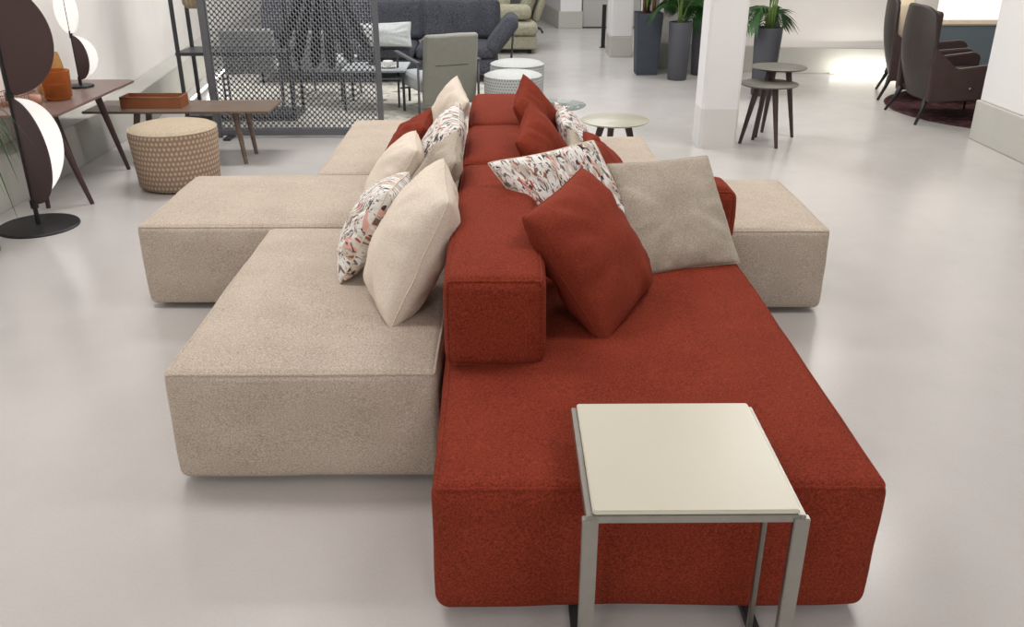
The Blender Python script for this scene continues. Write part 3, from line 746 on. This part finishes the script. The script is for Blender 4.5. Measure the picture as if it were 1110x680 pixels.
link('hub', lathe([(0, 1.38), (.08, 1.38), (.09, 1.44), (.03, 1.50), (0, 1.50)], 28), 'black', e, True, 40)
link('cord', T([(0, 0, 1.49), (0, 0, 3.35)], .005, n=6), 'black', e)

# rug, coffee table
rg = prism(bmesh.new(), rrect(-3.0, .12, 8.0, 10.9, .02), .001, .012, .003)
tag(link('rug', rg, 'rug_light', None, False), 'pale mottled rug beneath grey-green armchair and charcoal sofa', 'rug')
e = empty('coffee_table', 'low blue-grey coffee table with thin legs left of grey-green armchair', 'table', (-1.25, 9.0, .0121))
link('tabletop', B(-.32, .30, -.28, .28, .37, .39, bev=.003), 'seatgrey', e, False)
link('lower_tray', B(-.30, .28, -.26, .26, .30, .31, bev=.003), 'bluegrey', e, False)
for sx in (-.30, .28):
    for sy in (-.26, .26): link('leg', B(sx-.012, sx+.012, sy-.012, sy+.012, 0, .37), 'darkmetal', e, False)
e = empty('coffee_cup', 'white coffee cup on its saucer on the low coffee table', 'cup', (-1.13, 8.9, .4025))
link('saucer', lathe([(0, 0), (.05, 0), (.085, .014), (.083, .017), (.05, .006), (0, .006)], 32), 'porcelain', e)
link('cup', lathe([(0, .0075), (.028, .0075), (.045, .03), (.05, .065), (.046, .065), (.04, .03), (0, .014)], 32), 'porcelain', e)
link('handle', T([(.047, 0, .055), (.068, 0, .05), (.066, 0, .03), (.042, 0, .022)], .004), 'porcelain', e)
e = empty('small_plant', 'small potted succulent beside coffee cup on low coffee table', 'plant', (-1.30, 9.10, .4025))
link('pot', lathe([(0, 0), (.045, 0), (.055, .07), (.047, .07), (.04, .01), (0, .01)], 24), 'darkmetal', e, True, 40)
bm = bmesh.new(); rnd = random.Random(2)
for i in range(22): blade(bm, (0, 0, .05), i*2.4, rnd.uniform(.05, .1), rnd.uniform(.06, .13), .03, .008, 5)
link('leaves', bm, 'grassleaf', e)

# grey-green armchair seen from behind
e = empty('armchair', 'grey-green leather armchair with thin metal arms, seen from behind', 'armchair', (-.62, 8.70, .0121), math.radians(24))
o, f, g = upholstered('backrest', (-.26, .26, -.035, .035, 0, .66), .03, 'greenleather', e, top=0, side=.006, seed=6)
o.location = (0, -.26, .12); o.rotation_euler = (math.radians(9), 0, 0)
pp = [f(-1, -1, .16), f(-.5, -1, .16), f(0, -1, .16), f(.5, -1, .16), f(1, -1, .16)]
link('seam', T(pp, .004, n=6), 'darkmetal', o)
o, f, g = upholstered('seat', (-.26, .26, -.22, .42, .22, .36), .04, 'seatgrey', e, top=.015, side=.006, seed=7)
for s in (-1, 1):
    x = s*.30
    link('arm_frame', T([(x, -.26, 0), (x, -.27, .50), (x, .34, .53), (x, .36, 0)], .011), 'framegrey', e)
    bm = bmesh.new(); bar(bm, (x, -.29, .515), (x, .38, .545), .045, .012); link('armrest', bm, 'framegrey', e, False)
link('crossbar', T([(-.3, -.26, .46), (.3, -.26, .46)], .009), 'framegrey', e)
link('crossbar', T([(-.3, .30, .2), (.3, .30, .2)], .009), 'framegrey', e)

# charcoal sofa
e = empty('sofa', 'charcoal melange sofa with two back cushions behind grey-green armchair', 'sofa', (-1.35, 10.75, .0122))
upholstered('seat_base', (-1.5, 1.28, -.45, .5, .10, .27), .04, 'char', e, top=.0, side=.004, seed=8)
for i, (a, b2) in enumerate(((-1.5, -.98), (-.97, .35), (.36, 1.27))):
    upholstered('seat_cushion', (a, b2-.01, -.47, .35, .272, .40), .05, 'char', e, top=.02, side=.004, seed=20+i)
for i, (a, b2) in enumerate(((-1.5, -.50), (-.49, .395), (.405, 1.30))):
    o, f, g = upholstered('back_cushion', (a, b2, -.09, .09, 0, .46), .06, 'char', e, top=.02, side=.02, seed=30+i)
    o.location = (0, .24, .40); o.rotation_euler = (math.radians(-12), 0, 0)
o, f, g = upholstered('armrest_cushion', (-.08, .08, -.38, .30, 0, .46), .07, 'char', e, top=.01, side=.01, seed=40)
o.location = (1.20, -.12, .34); o.rotation_euler = (0, math.radians(38), 0)
link('arm_bracket', T([(1.42, -.48, .012), (1.46, -.46, .55), (1.50, .1, .6)], .012), 'black', e)
for x in (-1.4, 1.2):
    for y in (-.40, .42): link('leg', T([(x, y, .0), (x, y, .11)], .014), 'black', e)
o = pillow([(-1.62, 10.22, .43), (-1.60, 10.28, .67), (-1.02, 10.28, .69), (-1.02, 10.22, .43)], .13, 'ltgrey', 'pale grey lumbar pillow on the charcoal sofa', 51, pinch=.05)

# sage recliner sofa far back
e = empty('recliner_sofa', 'sage-beige recliner sofa far behind the charcoal sofa', 'sofa', (-.05, 13.2, 0))
upholstered('seat_base', (-1.0, .52, -.45, .5, .06, .24), .03, 'sage', e, top=0, side=.003, seed=60)
upholstered('seat_cushion', (-.98, .52, -.5, .4, .245, .42), .07, 'sage', e, top=.02, side=.01, seed=61)
o, f, g = upholstered('armrest', (-.30, .44, -.13, .13, 0, .19), .08, 'sage', e, top=.01, side=.0, seed=62); o.location = (0, -.32, .45)
for i, (a, b2) in enumerate(((-.95, -.28), (-.27, .13))):
    o, f, g = upholstered('back_cushion', (a, b2, -.1, .1, 0, .5), .08, 'sage', e, top=.02, side=.02, seed=63+i); o.location = (0, .1, .5); o.rotation_euler = (math.radians(-14), 0, 0)
o, f, g = upholstered('wing_cushion', (-.07, .07, -.3, .3, 0, .62), .06, 'sage', e, top=.01, side=.02, seed=70); o.location = (.32, .12, .43); o.rotation_euler = (0, math.radians(20), 0)
o, f, g = upholstered('wing_cushion', (-.05, .05, -.3, .3, 0, .62), .045, 'sage', e, top=.01, side=.01, seed=71); o.location = (.50, .16, .40); o.rotation_euler = (0, math.radians(20), 0)
link('release_lever', T([(.50, -.2, .34), (.58, -.24, .31), (.60, -.30, .27)], .016), 'black', e)
for x in (-.9, .42):
    for y in (-.36, .4): link('foot', T([(x, y, 0), (x, y, .07)], .03), 'black', e)

# ------------------------------------------------------------------ right: armchairs on plum rug
c_ = lathe([(0, .001), (1.16, .001), (1.165, .006), (1.15, .014), (0, .014)], 96)
o = link('round_rug', c_, 'rug_plum', None, False); o.location = (5.03, 8.80, 0); tag(o, 'round plum-brown pile rug beneath the high-back armchairs', 'rug')
def wing_chair(label, loc, rz, inner=False, tagc=True):
    """high-back shell armchair; local +y is forward"""
    e = empty('high_back_armchair', label, 'armchair', loc, rz)
    # back shell: curved vertical sheet, wrapping forward at its sides
    bm = bmesh.new(); nU, nV = 22, 16; th = .05
    def bp(u, v, off):  # u -1..1, v 0..1
        hw = (.30+.05*math.sin(PI*v*.8))*(1-.20*v**2.5); z = .20+v*.83
        ang = u*1.0; dep = .10
        x = hw*math.sin(ang)/math.sin(1.0); y = -.30-.13*v+.05*math.sin(PI*v)*-1+dep*(1-math.cos(ang))/(1-math.cos(1.0))*.9
        n = Vector((math.sin(ang)*.6, -math.cos(ang), 0)).normalized()
        zc = z-.04*abs(u)**4*(v**4)*2
        return Vector((x, y, zc))+n*off
    def sheet(off):
        return [[bm.verts.new(bp(-1+2*i/nU, j/nV, off)) for j in range(nV+1)] for i in range(nU+1)]
    A, Bq = sheet(th/2), sheet(-th/2)
    for vs in (A, Bq):
        for i in range(nU):
            for j in range(nV): bm.faces.new((vs[i][j], vs[i+1][j], vs[i+1][j+1], vs[i][j+1]))
    for i in range(nU):
        bm.faces.new((A[i][0], A[i+1][0], Bq[i+1][0], Bq[i][0])); bm.faces.new((A[i][nV], A[i+1][nV], Bq[i+1][nV], Bq[i][nV]))
    for j in range(nV):
        bm.faces.new((A[0][j], A[0][j+1], Bq[0][j+1], Bq[0][j])); bm.faces.new((A[nU][j], A[nU][j+1], Bq[nU][j+1], Bq[nU][j]))
    bmesh.ops.recalc_face_normals(bm, faces=bm.faces)
    sh = link('back_shell', bm, 'brownleather', e, True, 60)
    md = sh.modifiers.new('bevel', 'BEVEL'); md.width = .018; md.segments = 3; md.limit_method = 'ANGLE'; md.angle_limit = math.radians(50)
    # arms: sloped side panels
    for s in (-1, 1):
        bm = bmesh.new(); prof = [(-.34, .20), (.40, .24), (.42, .52), (.36, .56), (-.12, .50), (-.24, .60), (-.36, .70)]
        va = [bm.verts.new((s*.37, y, z)) for y, z in prof]; f = bm.faces.new(va)
        r = bmesh.ops.extrude_face_region(bm, geom=[f])
        for q in r['geom']:
            if isinstance(q, bmesh.types.BMVert): q.co.x -= s*.07
        bmesh.ops.bevel(bm, geom=bm.edges[:], offset=.012, segments=3, affect='EDGES')
        link('armrest', bm, 'brownleather2', e, True, 50)
    upholstered('seat_cushion', (-.295, .295, -.28, .40, .27, .43), .05, 'brownleather2', e, top=.02, side=.0, seed=80)
    if inner:
        link('head_cushion', xf(upholstered_mesh((-.27, .27, -.36, -.18, .58, .98), .05), (0, 0, 0)), 'parch', e)
        for x in (-.08, .08): link('button', T([(x, -.185, .80), (x, -.165, .80)], .018), 'brownleather', e)
    upholstered('inner_back', (-.24, .24, -.34, -.27, .40, .98), .03, 'parch' if inner else 'brownleather2', e, top=0, side=.0, seed=81)
    link('seat_frame', B(-.33, .33, -.30, .40, .215, .269, bev=.01), 'brownleather', e, False)
    for (x, y, k) in ((-.28, -.32, 0), (.28, -.32, 0), (-.28, .34, 1), (.28, .34, 1)):
        dx = .07 if x > 0 else -.07
        if k == 0: link('leg', T([(x, y, .24), (x+dx*.4, y-.03, .14), (x+dx, y-.09, .0)], [.03, .018, .013]), 'black', e)
        else: link('leg', T([(x, y, .22), (x, y, 0)], .009), 'black', e)
    for s in (-1, 1):
        link('rivet', T([(s*.372, .02, .33), (s*.376, .02, .33)], .012), 'metal', e)
    if tagc:
        bm = bmesh.new(); k = -(th/2+.004)
        for (u0, u1, v0, v1) in ((-.62, -.22, .83, .875),):
            q = [bm.verts.new(bp(u, v, k)) for u, v in ((u0, v0), ((u0+u1)/2, v0), (u1, v0), (u1, v1), ((u0+u1)/2, v1), (u0, v1))]
            bm.faces.new((q[0], q[1], q[4], q[5])); bm.faces.new((q[1], q[2], q[3], q[4]))
        bmesh.ops.solidify(bm, geom=bm.faces[:], thickness=.002)
        link('price_tag', bm, 'parch', e, False)
        link('tag_strap', T([bp(-.15, .99, k), bp(-.2, .9, k), bp(-.3, .77, k)], .006), 'black', e)
    return e
wing_chair('dark brown high-back leather armchair with beige tag, nearer of the two', (4.20, 8.45, .001), math.radians(-90))
c2 = wing_chair('dark high-back armchair with pale inner back, half behind the nearer one', (4.42, 9.5, .001), math.radians(-110), True, False)

# blue-grey counter with round emblem
e = empty('counter', 'blue-grey counter with round emblem below the bright window', 'counter', (6.2, 10.5, 0))
link('counter_body', B(-1.3, 1.6, -.2, .2, 0, .64, bev=.006), 'bluegrey', e, False)
link('counter_ledge', B(-1.31, 1.61, -.21, .21, .641, .66, bev=.003), 'parch', e, False)
def disc(name, r, y, m, x=-.42, z=.47, sx=1):
    bm = lathe([(0, 0), (r, 0), (r, .006), (0, .006)], 40); xf(bm, (x, y, z), (PI/2, 0, 0)); return link(name, bm, m, e, False)
disc('emblem_disc', .115, -.2005, 'black')
bm = bmesh.new()
tube(bm, [(-.42+.095*math.cos(t), -.209, .47+.095*math.sin(t)) for t in [2*PI*i/32 for i in range(32)]], .004, 6, True)
tube(bm, [(-.50, -.209, .45), (-.45, -.209, .47), (-.42, -.209, .52), (-.39, -.209, .475), (-.34, -.209, .46)], .005, 6)
tube(bm, [(-.49, -.209, .435), (-.42, -.209, .44), (-.35, -.209, .43)], .004, 6)
link('emblem_mark', bm, 'darkmetal', e)
